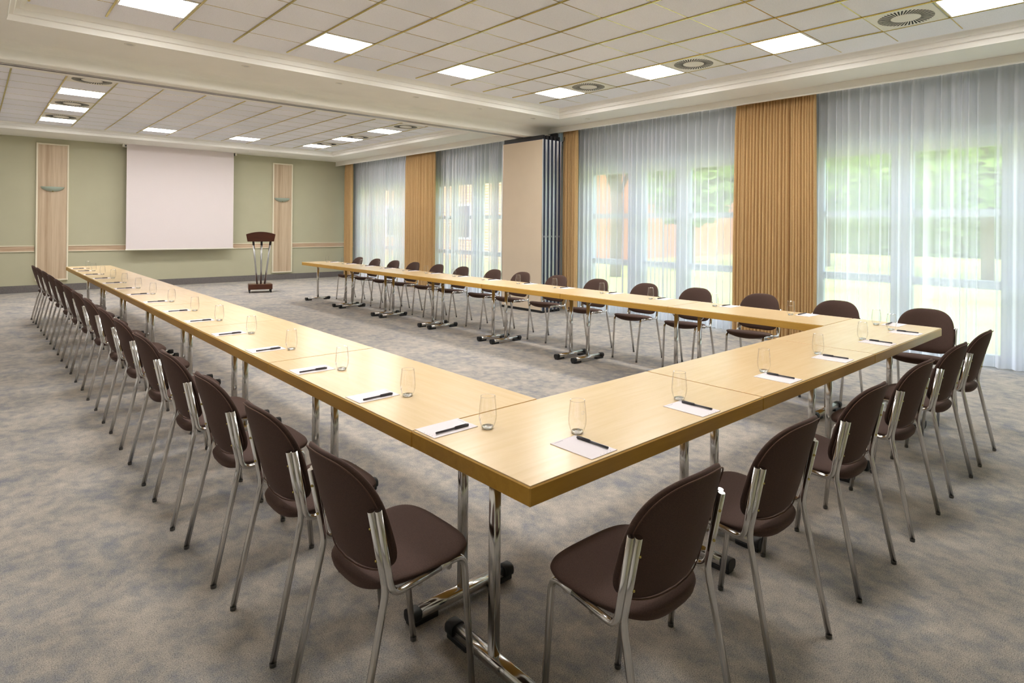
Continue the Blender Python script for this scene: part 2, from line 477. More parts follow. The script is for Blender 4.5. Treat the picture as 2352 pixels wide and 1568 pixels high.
for i in (-5, -2, 1, 4): near.append((i, 5))
for i, j in ((4, 2), (4, -1), (4, -4), (-5, 2), (-5, -1), (-2, -4)): near.append((i, j))
nl = {(-5, 5): 'lit square ceiling panel cut by the top edge of the photo at left, near room',
      (-2, 5): 'lit square ceiling panel by the beam, upper left, above the projection screen side',
      (1, 5): 'lit square ceiling panel by the beam, straight above the middle of the picture',
      (4, 5): 'lit square ceiling panel nearest the inner corner by the folding partition',
      (4, 2): 'lit square ceiling panel in the window row, second from the beam corner',
      (4, -1): 'lit square ceiling panel in the window row, third from the beam corner',
      (4, -4): 'lit square ceiling panel cut by the top right corner of the photo'}
for i, j in near:
    place(lp, used, (cx_(i), GY + GP * (j + .5), ZT - .001), label=nl.get((i, j), 'lit square ceiling panel behind the camera, out of the picture'), cat='ceiling light',
          group='lit square panels of the near ceiling'); used = True
rown = ['nearest the beam', 'second from the beam', 'nearest the far wall']
for ci, i in enumerate((-5, 4)):
    for k in range(3):
        place(lp, True, (cx_(i), GYF + 1.641 * k - GP / 2, ZT - .001), label='lit far ceiling panel, %s row, %s' % (('left', 'window')[ci], rown[k]), cat='ceiling light', group='lit square panels of the far ceiling')
for i, nm in ((-2, 'left'), (1, 'right')):
    place(lp, True, (cx_(i), GYF + 3.282 - GP / 2, ZT - .001), label='lit panel in the far ceiling by the screen wall, %s one of the middle pair' % nm, cat='ceiling light', group='lit square panels of the far ceiling')

def vent_proto():
    r = empty('ceiling_vent'); h = GP / 2 - .009
    MB().cbox(-h, h, -h, h, -.006, 0, .002).build('plate', M['frame_white'], r)
    g = MB(); n = 44
    for k in range(n):
        a = 2 * pi * k / n; d = .0078
        ri, ro = .118, .218
        u = Vector((cos(a), sin(a), 0)); q = Vector((-sin(a), cos(a), 0)); tw = .035
        pts = [u * ri - q * (d * .62), u * ri + q * (d * .62), u * ro + q * (d + tw), u * ro + q * (tw - d)]
        g.loft([[tuple(p + Vector((0, 0, -.0070))) for p in pts], [tuple(p + Vector((0, 0, -.003))) for p in pts]], False)
    g.build('slot_ring', M['vent_dark'], r)
    MB().lathe([(.001, -.0085), (.104, -.0085), (.113, -.0065), (.113, -.004)], 36).build('centre_disc', M['frame_white'], r)
    return r
vp = vent_proto(); used = False
for loc, lb in (((cx_(4), GY + GP * 4.5), 'round slotted air vent beside the corner light panel, nearest the beam'),
                ((cx_(4), GY + GP * 1.5), 'round slotted air vent beside the second window row light panel'),
                ((cx_(4), GY + GP * -2.5), 'large round slotted air vent in the top right corner of the photo'),
                ((cx_(-5), GYF - GP * 2.5), 'round slotted air vent just behind the beam at far left'),
                ((cx_(-5), GYF + GP * 1.5), 'round slotted air vent between first and second left lights, far room'),
                ((cx_(-5), GYF + GP * 4.5), 'round slotted air vent between second and third left lights, far room'),
                ((cx_(4), GYF - GP * 2.0), 'round slotted air vent just behind the beam on the window side'),
                ((cx_(4), GYF + GP * 1.6), 'round slotted air vent between first and second window lights, far room'),
                ((cx_(4), GYF + GP * 4.5), 'round slotted air vent between second and third window lights, far room')):
    place(vp, used, (loc[0], loc[1], ZT - .001), label=lb, cat='air vent', group='round slotted ceiling vents'); used = True
sp = empty('recessed_spotlight')
MB().lathe([(.030, -.001), (.034, -.006), (.046, -.005), (.048, -.0005)], 24).build('ring', M['frame_white'], sp)
MB().lathe([(.001, -.002), (.030, -.0015)], 20).build('lens', M['steel'], sp)
used = False
for k, (x, y) in enumerate([(-.018, 5.92), (1.083, 5.96), (2.191, 5.99), (3.306, 6.01), (4.425, 6.03), (5.539, 6.06)]):
    place(sp, used, (x, y, ZS), label='tiny unlit spotlight in the soffit along the beam, %s from the left' % ORD[k], cat='spotlight', group='tiny spotlights in the near soffit'); used = True
place(sp, True, (6.188, 5.444, ZS), label='tiny unlit spotlight in the soffit above the curtain pelmet', cat='spotlight', group='tiny spotlights in the near soffit')
place(sp, True, (3.80, 14.56, ZS2), label='tiny unlit spotlight in the soffit above the projection screen', cat='spotlight')

# ------------------------------------------------------------------ far wall fittings
for nm, x0, x1, z0, z1, lb, sl in (('wall_panel', -.155, .395, .235, 3.165, 'tall pale wood panel in a cream frame left of the projection screen', 'sage glass wall lamp on the left wood panel'),
                               ('wall_panel', 4.70, 5.222, .190, 3.115, 'tall pale wood panel in a cream frame right of the lectern', 'sage glass wall lamp on the right wood panel')):
    r = empty(nm, ((x0 + x1) / 2, YF, z0), 0, lb, 'wall panel', 'tall wood panels on the far wall')
    hw = (x1 - x0) / 2; H = z1 - z0
    MB().cbox(-hw + .02, hw - .02, -.045, -.001, .02, H - .02, .002).build('board', M['oak'], r)
    f = MB()
    for a in (-hw, hw - .03): f.cbox(a, a + .03, -.058, -.0005, 0, H, .004)
    f.cbox(-hw + .03, hw - .03, -.058, -.0005, 0, .03, .004); f.cbox(-hw + .03, hw - .03, -.058, -.0005, H - .03, H, .004)
    f.build('frame', M['cream'], r)
    zc = 2.24 if x0 < 0 else 2.186
    s_ = empty('wall_lamp', ((x0 + x1) / 2 + (0.0 if x0 < 0 else -.02), YF - .046, zc), 0, sl, 'wall lamp', 'glass wall lamps')
    # half-bowl shade: shallow crescent from the front
    g = MB(); W_, Hh, D = .205, .10, .11
    rings = []
    for iu in range(17):
        u = -1 + 2 * iu / 16; wv = sqrt(max(0, 1 - u * u))
        ring = []
        for k in range(9):
            a = k / 8 * pi / 2
            ring.append((u * W_, -D * wv * cos(a) - .004, -Hh * (wv ** 1.1) * sin(a)))
        rings.append(ring)
    g.loft(rings, True, False, False, close=False)
    g.loft([[(p[0], p[1] * .93, p[2] * .93 + .001) for p in rr] for rr in reversed(rings)], True, False, False, close=False)
    g.build('shade', M['shade'], s_)
    MB().lathe([(.001, -.012), (.012, -.010), (.014, 0), (.006, .006)], 14, (0, -.045, -Hh + .006)).build('finial', M['brass'], s_)
    MB().cbox(-.04, .04, -.02, 0, -.07, -.01, .004).build('bracket', M['steel'], s_)

# projection screen
r = empty('projection_screen', (2.545, 15.2, .88), 0, 'large white projection screen pulled down in front of the far wall', 'projection screen')
hw = 1.13
MB().box(-hw, hw, -.0015, .0015, .0, 2.394).build('screen_cloth', M['screen'], r)
MB().cbox(-hw - .012, hw + .012, -.012, .012, -.022, .006, .004).build('bottom_bar', M['frame_white'], r)
MB().tube([(-hw - .07, .05, 2.345), (hw + .05, .05, 2.345)], .028, 16).build('roller_tube', M['steel'], r)
br = MB()
for a in (-hw - .075, hw + .035): br.cbox(a, a + .04, .01, .08, 2.33, 2.3955, .002)
br.build('bracket', M['frame_white'], r)

# lectern
r = empty('lectern', (3.475, 12.60, 0), -.27, 'dark mahogany lectern on three splayed silver tubes and casters', 'lectern')
# front board: arched top, tapered sides
pts = [(-.263, 1.105), (.263, 1.105), (.292, 1.262)]
for k in range(1, 12):
    a = k / 12; x = .292 - .584 * a; pts.append((x, 1.262 + .055 * (1 - (2 * a - 1) ** 2)))
pts.append((-.292, 1.262))
MB().loft([[(x, -.055, z) for x, z in pts], [(x, -.030, z) for x, z in pts]], False).build('front_board', M['mahogany'], r)
MB().box(-.24, .20, -.03, .27, 1.125, 1.145, rot=Matrix.Rotation(radians(-6), 3, 'X'), c=(0, -.03, 1.14)).build('reading_top', M['mahogany'], r)
for xb, xt in ((-.062, -.148), (.012, .018), (.088, .198)):
    o = MB().tube([(xb, .02, .175), (xt, .0, 1.12)], .019, 14).build('tube_leg', M['steel'], r)
    d0 = Vector((xb, .02, .175)); d1 = Vector((xt, .0, 1.12)); q = d0.lerp(d1, .90)
    MB().tube([tuple(q), tuple(d0.lerp(d1, .99))], .0215, 14).build('collar', M['dark'], o)
bs = MB(); bs.cbox(-.24, .235, -.17, .19, .070, .180, .006)
bs.build('base', M['mahogany'], r)
for sx in (-.215, .205):
    for sy in (-.15, .165):
        k_ = MB().tube([(sx - .012, sy, .028), (sx + .012, sy, .028)], .028, 16).build('caster', M['rubber'], r)
        MB().cbox(sx - .016, sx + .016, sy - .012, sy + .012, .04, .072, .003).build('fork', M['dark'], k_)

# folding partition stack
labs = ['beige folding partition panel, its broad face towards the tables', 'folding partition panel stacked second behind the beige face', 'folding partition panel stacked third from the beige face',
        'folding partition panel stacked fourth from the beige face', 'folding partition panel stacked nearest the gold curtain']
def panel_proto():
    r = empty('partition_panel'); W2 = .54; H = 2.985; th = .084
    MB().cbox(0, .010, -W2, W2, .045, H, .002).build('face_board', M['beige_skin'], r)
    MB().cbox(th - .010, th, -W2, W2, .045, H, .002).build('face_board', M['beige_skin'], r)
    f = MB()
    for y in (-W2, W2 - .012):
        for x in (.0, th - .016): f.cbox(x - .001, x + .017, y - .003, y + .015, .04, H + .004, .002)
    f.build('edge_profile', M['alu'], r)
    MB().box(.012, th - .012, -W2 + .008, W2 - .008, .03, H + .01).build('core', M['navy'], r)
    MB().cbox(.004, th - .004, -W2 + .004, W2 - .004, 0, .044, .003).build('floor_seal', M['rubber'], r)
    MB().cbox(.018, th - .018, -W2 + .02, W2 - .02, H + .002, BZ - .005, .003).build('top_seal', M['dark'], r)
    la = MB(); la.cbox(.028, .056, -W2 - .001, -W2 + .012, 1.26, 1.44, .003); 
    lo = la.build('latch', M['navy'], r)
    MB().cbox(.036, .048, -W2 - .006, -W2 + .002, 1.30, 1.33, .002).build('latch_pin', M['alu'], lo)
    return r
pp = panel_proto(); used = False
for k in range(5):
    place(pp, used, (5.995 + .091 * k, 6.85, 0), label=labs[k], cat='partition panel', group='folding partition panels'); used = True
# small control box under the pelmet by the beam
r = empty('control_box', (6.50, 6.52, 3.02), 0, 'small dark control box with a cable under the pelmet by the beam', 'control box')
MB().cbox(-.05, .05, -.09, .09, .03, .13, .006).build('case', M['dark'], r)
MB().tube([(0, -.05, .03), (.0, -.06, -.03), (.01, -.10, -.07), (.02, -.15, -.05), (.03, -.19, .0), (.03, -.20, .06)], .006, 8, {1: .04, 2: .04, 3: .04}).build('cable', M['rubber'], r)
MB().cbox(-.03, .03, -.15, -.10, -.10, .13, .004).build('bracket', M['bluegrey'], r)

# ------------------------------------------------------------------ curtains
def curtain(name, y0, y1, xc, amp, wl, ztop, zbot, m, label, cat, group, seed, jag=.35, tie=0, step=.0075):
    rnd = random.Random(seed)
    # irregular folds: breakpoints with alternating side
    n = max(4, int((y1 - y0) / step))
    ph, phs = 0, []
    w_ = wl
    for i in range(n + 1):
        if i % max(1, int(wl / step)) == 0: w_ = wl * rnd.uniform(1 - jag, 1 + jag) * (2.4 if rnd.random() < .09 else 1); a_ = amp * rnd.uniform(.55, 1.15)
        ph += 2 * pi * step / w_; phs.append((ph, a_))
    sm = []
    for i in range(n + 1):
        lo, hi = max(0, i - 4), min(n, i + 4); sm.append(sum(q[1] for q in phs[lo:hi + 1]) / (hi - lo + 1))
    zs = [ztop, ztop - .05, ztop - .12, ztop - .3, ztop - .7, 2.0, 1.3, .7, .2, zbot]
    rows = []
    for z in zs:
        f = .35 + .65 * min(1, (ztop - z) / .28)
        row = []
        for i in range(n + 1):
            y = y0 + (y1 - y0) * i / n
            p = phs[i][0]
            x = xc + f * sm[i] * (sin(p) + .34 * sin(2 * p + 1)) + .012 * sin(y * 2.1 + seed)
            yy = y + .35 * f * sm[i] * cos(p)
            if tie: yy = (y0 + y1) / 2 + (yy - (y0 + y1) / 2) * (1 - tie * (1 - min(1, (ztop - z) / 2.0)))
            row.append((x, yy, z))
        rows.append(row)
    mb = MB().loft(rows, True, False, False, close=False)
    o = mb.build(name, m)
    return tag(o, label, cat, group)
gl = 'floor length gold curtains'
curtain('gold_curtain', 1.93, 3.05, 6.60, .036, .043, 3.235, .02, M['gold'], 'wide gold curtain between the two near windows, behind the table corner', 'curtain', gl, 3, tie=.04, step=.0045)
curtain('gold_curtain', 6.05, 6.42, 6.60, .036, .043, 3.235, .02, M['gold'], 'narrow gold curtain right beside the folding partition stack', 'curtain', gl, 5, step=.0045)
curtain('gold_curtain', 10.52, 11.80, 6.60, .038, .046, 3.255, .02, M['gold'], 'wide gold curtain in the far room between two sheer curtains', 'curtain', gl, 8, step=.0045)
curtain('gold_curtain', 14.66, 15.08, 6.60, .036, .045, 3.255, .02, M['gold'], 'narrow gold curtain in the far corner by the sage wall', 'curtain', gl, 11, step=.0045)
gs = 'white sheer curtains'
curtain('sheer_curtain', -3.4, 2.1, 6.78, .042, .105, 3.24, .035, M['sheer'], 'white sheer curtain over the nearest window at the right edge', 'sheer curtain', gs, 21, .5)
curtain('sheer_curtain', 2.85, 6.3, 6.78, .042, .10, 3.24, .035, M['sheer'], 'white sheer curtain between the folding partition and the wide near curtain', 'sheer curtain', gs, 23, .5)
curtain('sheer_curtain', 7.3, 10.75, 6.78, .042, .10, 3.26, .035, M['sheer'], 'white sheer curtain in the far room beside the beige partition', 'sheer curtain', gs, 25, .5)
curtain('sheer_curtain', 11.6, 14.85, 6.78, .042, .10, 3.26, .035, M['sheer'], 'white sheer curtain in the far room nearest the sage wall', 'sheer curtain', gs, 27, .5)

# ------------------------------------------------------------------ tables
TT, TZ = .749, .060
def make_table(x0, x1, y0, y1, along, label, group, inset=(.13, .13), fs=0):
    """along: axis of the long side"""
    cx, cy = (x0 + x1) / 2, (y0 + y1) / 2
    L = (x1 - x0) if along == 'X' else (y1 - y0); Wd = (y1 - y0) if along == 'X' else (x1 - x0)
    r = empty('folding_table', (cx, cy, 0), 0 if along == 'X' else pi / 2, label, 'table', group)
    g = .0012
    top = MB(); top.cbox(-L / 2 + g + .004, L / 2 - g - .004, -Wd / 2 + .004, Wd / 2 - .004, TT - .006, TT, .0006)
    to = top.build('tabletop', M['maple'], r)
    MB().cbox(-L / 2 + g, L / 2 - g, -Wd / 2, Wd / 2, TT - TZ, TT - .0035, .0035).build('edge_band', M['edge'], to)
    a, bq = .0160, .0190
    prof = [(a * (abs(cos(t)) ** .55) * (1 if cos(t) >= 0 else -1), bq * (abs(sin(t)) ** .55) * (1 if sin(t) >= 0 else -1)) for t in [2 * pi * k / 24 for k in range(24)]]
    for sgn, ins in ((-1, inset[0]), (1, inset[1])):
        x = sgn * (L / 2 - ins)
        lo = MB().tube([(x, fs, .045), (x, fs, TT - TZ)], 0, prof=prof, up=(1, 0, 0)).build('pedestal_leg', M['chrome'], r)
        h = .245
        fp = [(.021 * (abs(cos(t)) ** .7) * (1 if cos(t) >= 0 else -1), .026 * (abs(sin(t)) ** .7) * (1 if sin(t) >= 0 else -1)) for t in [2 * pi * k / 20 for k in range(20)]]
        MB().tube([(x, fs - h + .03, .037), (x, fs + h - .03, .037)], 0, prof=fp, up=(0, 0, 1)).build('foot_bar', M['chrome'], lo)
        for q in (-1, 1):
            cp = MB()
            cap = [(.024 * (abs(cos(t)) ** .7) * (1 if cos(t) >= 0 else -1), .029 * (abs(sin(t)) ** .7) * (1 if sin(t) >= 0 else -1)) for t in [2 * pi * k / 20 for k in range(20)]]
            cp.tube([(x, fs + q * (h - .042), .037), (x, fs + q * (h - .006), .037), (x, fs + q * h, .037)], 0, prof=cap, up=(0, 0, 1))
            cp.cbox(x - .024, x + .024, fs + min(q * (h - .12), q * (h - .004)), fs + max(q * (h - .12), q * (h - .004)), 0, .022, .004)
            cp.build('rubber_cap', M['rubber'], lo)
        hg = MB()
        hg.cbox(x - .05 * sgn - .012, x - .05 * sgn + .012, fs - .03, fs + .03, TT - TZ - .006, TT - TZ, .002)
        hg.tube([(x, fs, TT - TZ - .075), (x - sgn * .035, fs, TT - TZ - .06), (x - sgn * .05, fs, TT - TZ - .003)], .006, 8, {1: .02})
        hg.build('hinge', M['chrome'], lo)
    return r
LX0, LX1 = 0.0, .615
RXa, RXb = 3.594, 4.180
lY = [.628, 2.062, 3.515, 5.0, 6.53, 8.13, 9.78, 11.44]
rY = [.628, 2.056, 3.472, 4.89, 6.32, 7.74, 9.19, 10.63]
for k, (a, b_) in enumerate(((0, 1.374), (1.374, 2.758), (2.758, 4.180))):
    make_table(a, b_, 0, .628, 'X', ['maple folding table at the near left corner of the table square', 'maple folding table in the middle of the front row', 'maple folding table at the right end of the front row by the window'][k], 'maple folding tables')
for k in range(7):
    make_table(LX0, LX1, lY[k], lY[k + 1], 'Y', 'maple folding table, %s from the near corner along the left row' % ORD[k], 'maple folding tables', (.07 if k == 0 else .045, .20), .028)
for k in range(7):
    make_table(RXa, RXb, rY[k], rY[k + 1], 'Y', 'maple folding table, %s from the front row along the window side row' % ORD[k], 'maple folding tables', (.085, .175 if k < 6 else .13), .022)

# ------------------------------------------------------------------ chairs
def outline(half, n=48):
    pass
def pad_rings():
    return [0.0, .25, .5, .7, .82, .90, .95, .98, 1.0]
def make_pad(bound, centre, hfun, place3, name, m, parent):
    """bound: list of 2D boundary points; hfun(p, s)-> half thickness ; place3(p2, off)->3D"""
    n = len(bound); R = pad_rings(); mb = MB()
    def ring(s, sign):
        out_ = []
        for p in bound:
            q = (centre[0] + (p[0] - centre[0]) * s, centre[1] + (p[1] - centre[1]) * s)
            h = hfun(q) * (max(0, 1 - s ** 7)) ** .5
            out_.append(place3(q, sign * h))
        return out_
    rings = [ring(max(s, .02), 1) for s in R] + [ring(max(s, .02), -1) for s in reversed(R[:-1])]
    mb.loft(rings, True, True, True)
    return mb.build(name, m, parent)
ch = empty('stacking_chair')
# seat outline (x, y): y forward is towards the table
sb = []
N = 56
for k in range(N):
    a = 2 * pi * k / N
    ca, sa = cos(a), sin(a)
    e = .62 if sa > 0 else .80
    yy = (-.100) + (.147 if sa > 0 else .212) * (abs(sa) ** e) * (1 if sa > 0 else -1)
    wd = .208 if yy > -.05 else .208 - .026 * ((-.05 - yy) / .26)
    xx = wd * (abs(ca) ** (.56 if sa > 0 else .62)) * (1 if ca > 0 else -1)
    sb.append((xx, yy))
def seat_t(p): return max(0, min(1, (p[1] + .312) / .36))
def seat_h(p): return 1.0
def seat_pl(p, off):
    t = seat_t(p); u = min(1, abs(p[0]) / .21)
    ze = .456 + .036 * t - .010 * (max(0, t - .8) / .2) ** 2
    if off >= 0: d = off * (.016 + .008 * t - .008 * sin(pi * t))
    else: d = off * ((.044 + .006 * t ** 2) * (1 - .72 * u ** 2) + .004)
    return (p[0], p[1], ze + d)
make_pad(sb, (0, -.12), seat_h, seat_pl, 'seat', M['seat'], ch)
# backrest outline (x, s)
bbq = []
Hs, s0 = .362, .130
for k in range(N):
    a = 2 * pi * k / N
    ca, sa = cos(a), sin(a)
    if sa >= 0: sy = s0 + (Hs - s0) * abs(sa) ** .68; xx = .2080 * abs(ca) ** .68
    else: sy = s0 - (s0 - .004) * abs(sa) ** .62; xx = .2080 * abs(ca) ** .58
    bbq.append((xx * (1 if ca >= 0 else -1), sy))
th_b = .268
def back_pl(p, off):
    x, s_ = p
    y = -.287 - s_ * sin(th_b) * 1.02 + 1.4 * x * x
    return (x, y + off * cos(th_b), .487 + s_ * cos(th_b) + off * sin(th_b))
bo = make_pad(bbq, (0, .185), lambda p: .016, back_pl, 'backrest', M['seat'], ch)
pr = []
for (x, s_) in bbq:
    q = (x * .972, .185 + (s_ - .185) * .972)
    pr.append(back_pl(q, -.0135))
mbp = MB(); npts = len(pr); rg = []
for i in range(npts):
    p = Vector(pr[i]); t = (Vector(pr[(i + 1) % npts]) - Vector(pr[i - 1])).normalized(); nn = Vector((0, 1, 0)); nn = (nn - t * nn.dot(t)).normalized(); bb_ = t.cross(nn)
    rg.append([tuple(p + nn * (.0022 * cos(2 * pi * k / 6)) + bb_ * (.0022 * sin(2 * pi * k / 6))) for k in range(6)])
rg.append(rg[0])
mbp.loft(rg, True, False, False).build('piping', M['piping'], bo)
TR = .0108
for sx in (-1, 1):
    # front leg, seat rail and inner upright: one bent tube, split where its role changes
    f0, f1, f2, f3, f4 = (sx * .172, .045, .012), (sx * .186, -.004, .470), (sx * .196, -.10, .465), (sx * .209, -.266, .456), (sx * .209, -.312, .706)
    lg = MB().tube([f0, f1, f2], TR, 10, {1: .05}).build('leg', M['chrome'], ch)
    MB().lathe([(.001, 0), (.0108, .0), (.0116, .013), (.0109, .014)], 10, (sx * .172, .045, 0)).build('foot_cap', M['footgrey'], lg)
    MB().tube([f2, f3, f4], TR - .0008, 10, {1: .035}).build('side_rail', M['chrome'], ch)
    r0, r1, r2 = (sx * .205, -.375, .012), (sx * .195, -.278, .468), (sx * .195, -.325, .704)
    lg = MB().tube([r0, r1, r2], TR, 10, {1: .03}).build('leg', M['chrome'], ch)
    MB().lathe([(.001, 0), (.0108, .0), (.0116, .013), (.0109, .014)], 10, (sx * .205, -.375, 0)).build('foot_cap', M['footgrey'], lg)
    for t in (.22, .62):
        p = Vector(r2).lerp(Vector(r1), t)
        MB().tube([tuple(p + Vector((-sx * .004, -.008, 0))), tuple(p + Vector((-sx * .009, -.0105, 0)))], .0042, 8).build('screw', M['brass'], lg)
# cross bar under the seat
MB().tube([(-.200, -.17, .448), (.200, -.17, .448)], .009, 8).build('cross_bar', M['chrome'], ch)
MB().tube([(-.190, -.06, .450), (.190, -.06, .450)], .009, 8).build('cross_bar', M['chrome'], ch)

lc = [(-.030, .452), (-.030, 1.036), (-.048, 1.650), (-.055, 2.285), (-.055, 2.965), (-.050, 3.70), (-.05, 4.41), (-.052, 5.20), (-.056, 5.98), (-.058, 6.74), (-.060, 7.56), (-.064, 8.38), (-.07, 9.17), (-.08, 9.95), (-.095, 10.55)]
rc = [(.060, .20), (.065, .905), (.065, 1.63), (.065, 2.36), (.065, 3.05), (.065, 3.79), (.065, 4.50), (.065, 5.22), (.065, 5.86), (.065, 6.66), (.065, 7.36), (.065, 8.10), (.065, 8.79), (.065, 9.50), (.065, 10.22)]
fc = [.275, .932, 1.646, 2.341, 3.040, 3.692]
used = False
fl = ['leftmost in the front row, nearest the camera', 'second from the left along the front row', 'third from the left along the front row', 'fourth from the left along the front row', 'fifth from the left along the front row', 'last on the right along the front row']
jr = random.Random(4)
for k, x in enumerate(fc):
    place(ch, used, (x, 0, 0), jr.uniform(-.02, .02), label='brown padded chair with chrome legs, ' + fl[k], cat='chair', group='brown chairs around the tables'); used = True
for k, (dx, y) in enumerate(lc):
    place(ch, True, (dx, y, 0), -pi / 2 + jr.uniform(-.015, .015), label='brown padded chair with chrome legs, %s from the near corner, left row' % ORD[k], cat='chair', group='brown chairs around the tables')
for k, (dx, y) in enumerate(rc):
    place(ch, True, (RXb + dx, y, 0), pi / 2 + jr.uniform(-.02, .02), label='brown padded chair with chrome legs, %s from the near end, window row' % ORD[k], cat='chair', group='brown chairs around the tables')

# ------------------------------------------------------------------ tumblers, notepads, pens
tu = empty('drinking_glass')
po = [(.0175, .000), (.0215, .003), (.0275, .018), (.0318, .034), (.0328, .048), (.0318, .066), (.0298, .088), (.0268, .112), (.0262, .1165)]
MB().lathe(po, 32).build('bowl', M['glass'], tu)
MB().lathe([(.0258, .1150), (.0268, .1175), (.0274, .1160), (.0270, .1140)], 32).build('rim', M['glass'], tu)
MB().lathe([(.0008, .0005), (.0165, .0005), (.0200, .004), (.0205, .010), (.016, .012), (.0008, .0105)], 24).build('base', M['glass_base'], tu)
np_ = empty('notepad')
MB().box(-.0625, .0625, -.094, .094, 0, .0024).build('sheets', M['paper'], np_)
pm_ = MB()
for k in range(4): pm_.box(-.012 + .016 * k, -.0095 + .016 * k, -.088, -.0855, .0024, .0026)
pm_.box(-.05, -.01, .084, .0855, .0024, .0026)
pm_.build('printed_marks', M['ink'], np_)
pe = empty('pen')
MB().tube([(0, -.069, .0050), (0, .012, .0050)], .0038, 12).build('barrel', M['pen'], pe)
co = MB().tube([(0, .010, .0050), (0, .064, .0050), (0, .069, .0050)], .0047, 12).build('cap', M['pen'], pe)
MB().cbox(-.0016, .0016, .012, .062, .0092, .0112, .0008).build('clip', M['pen'], co)
lg_ = [.472, 1.025, 1.658, 2.322, 3.016, 3.736, 4.424, 5.226, 6.022, 6.774, 7.601, 8.422, 9.229, 10.062, 10.70]
rg_ = [.381, 1.052, 1.777, 2.514, 3.176, 3.922, 4.588, 5.317, 6.004, 6.737, 7.402, 8.151, 8.848, 9.597, 10.287]
fg_ = [.427, 1.060, 1.817, 2.482, 3.196, 3.768]
used = False
jr = random.Random(11)
def seat_set(gx, gy, rz, where, pu, edge):
    """rz: local +y points to the middle of the square; gx,gy: tumbler position"""
    global used
    R2 = Matrix.Rotation(rz, 3, 'Z')
    gz = rz + jr.uniform(-1, 1)
    go = place(tu, used, (gx, gy, TT), gz, label='clear stemless drinking glass, ' + where, cat='drinking glass', group='clear glasses on the tables')
    dp = R2 @ Vector((pu, -.220 + edge, 0))
    tz = jr.uniform(-.03, .03)
    place(np_, used, (gx + dp.x, gy + dp.y, TT), rz + tz, label='white notepad with a pen on it, ' + where, cat='notepad', group='white notepads on the tables')
    dq = R2 @ Vector((pu + .036 + jr.uniform(-.004, .006), -.222 + edge + jr.uniform(-.008, .006), 0))
    place(pe, used, (gx + dq.x, gy + dq.y, TT + .0026), rz + tz + jr.uniform(-.06, .06), label='dark grey capped pen on a notepad, ' + where, cat='pen', group='dark pens on the notepads')
    used = True
    return go, gz
fo = ['leftmost place of the front row', 'second place from left, front row', 'third place from left, front row', 'fourth place from left, front row', 'fifth place from left, front row', 'last place on the right, front row']
marks = {}
for k, x in enumerate(fg_): marks['f', k] = seat_set(x, .220, 0, fo[k], (-.087, -.075, -.075, -.07, -.06, -.06)[k], .111)
for k, y in enumerate(lg_): seat_set(.221 if k < 12 else .212, y, -pi / 2, '%s place from the near corner, left row' % ORD[k], -.097, .108)
for k, y in enumerate(rg_): marks['r', k] = seat_set(3.955, y, pi / 2, '%s place from the near end, window row' % ORD[k], -.090, .108)

# faint etched marks that show on two of the glasses
g1, z1 = marks['f', 0]; a0 = radians(-100) - z1
MB().tube([((.0312 + .0006) * cos(a0 + .16 * cos(q)), (.0312 + .0006) * sin(a0 + .16 * cos(q)), .080 + .005 * sin(q)) for q in [2 * pi * k / 16 for k in range(17)]], .00035, 5).build('etched_mark', M['etch'], g1)
g2, z2 = marks['r', 1]; a0 = radians(-156) - z2
MB().tube([((.0300 + .0008) * cos(a0 - .45 + .9 * k / 30), (.0300 + .0008) * sin(a0 - .45 + .9 * k / 30), .083 + .004 * sin(k * 1.9) + .002 * sin(k * .7)) for k in range(31)], .0005, 5).build('etched_mark', M['etch'], g2)

# ------------------------------------------------------------------ outside
struct('lawn', MB().box(XR + .4, 90, -40, 90, -.3, -.12), M['lawn'])
def crown_mesh(rad, n, seed, size):
    rnd = random.Random(seed); mb = MB()
    for _ in range(n):
        while True:
            p = Vector((rnd.uniform(-1, 1), rnd.uniform(-1, 1), rnd.uniform(-1, 1)))
            if .35 < p.length < 1: break
        p = Vector((p.x * rad[0], p.y * rad[1], p.z * rad[2]))
        q = Matrix.Rotation(rnd.uniform(0, 6.28), 3, 'Z') @ Matrix.Rotation(rnd.uniform(0, 3.14), 3, 'X')
        s_ = size * rnd.uniform(.6, 1.4)
        mb.add([p + q @ Vector(v_) * s_ for v_ in ((-.5, 0, 0), (0, -.28, .05), (.5, 0, 0), (0, .28, .05))], [(0, 1, 2, 3)])
    return mb
trees = [(22, 3, 4.2, (3.4, 3.4, 2.8), 'leafy tree on the lawn seen through the nearest window'), (26, 9.5, 4.6, (3.6, 3.6, 3.0), 'leafy tree behind the lawn, left of the nearest window view'),
         (20, 12.5, 3.2, (2.0, 2.0, 2.2), 'small leafy tree in front of the orange building'), (30, -3.5, 5.0, (4, 4, 3.4), 'leafy tree at the far right behind the lawn'), (14.2, 11.5, 4.6, (1.8, 2.4, 1.8), 'tree with hanging branches outside the middle window')]
for k, (x, y, zc, rad, lb) in enumerate(trees):
    r = empty('tree', (x, y, -.12), 0, lb, 'tree', 'trees in the garden')
    MB().tube([(0, 0, 0), (.1, .05, zc * .5), (.05, .2, zc)], .18, 8).build('trunk', M['bark'], r)
    br = MB()
    for q in range(5):
        a = q * 1.26 + k; br.tube([(.08, .05, zc * .55), (rad[0] * .5 * cos(a), rad[1] * .5 * sin(a), zc + .3)], .07, 6)
    br.build('branches', M['bark'], r)
    crown_mesh(rad, 3000, 40 + k, .5).build('foliage', M['leaf'], r, (0, 0, zc + .6))
hm = crown_mesh((1.5, 23, 7.4), 12000, 77, .9)
hm.loft([[(-.6, -23 + 46 * k / 40, -1.7), (-.7, -23 + 46 * k / 40, 3.5), (-.3, -23 + 46 * k / 40, 6.4 + .8 * sin(k * 1.7)), (.4, -23 + 46 * k / 40, 5.6), (.7, -23 + 46 * k / 40, -1.7)] for k in range(41)], True)
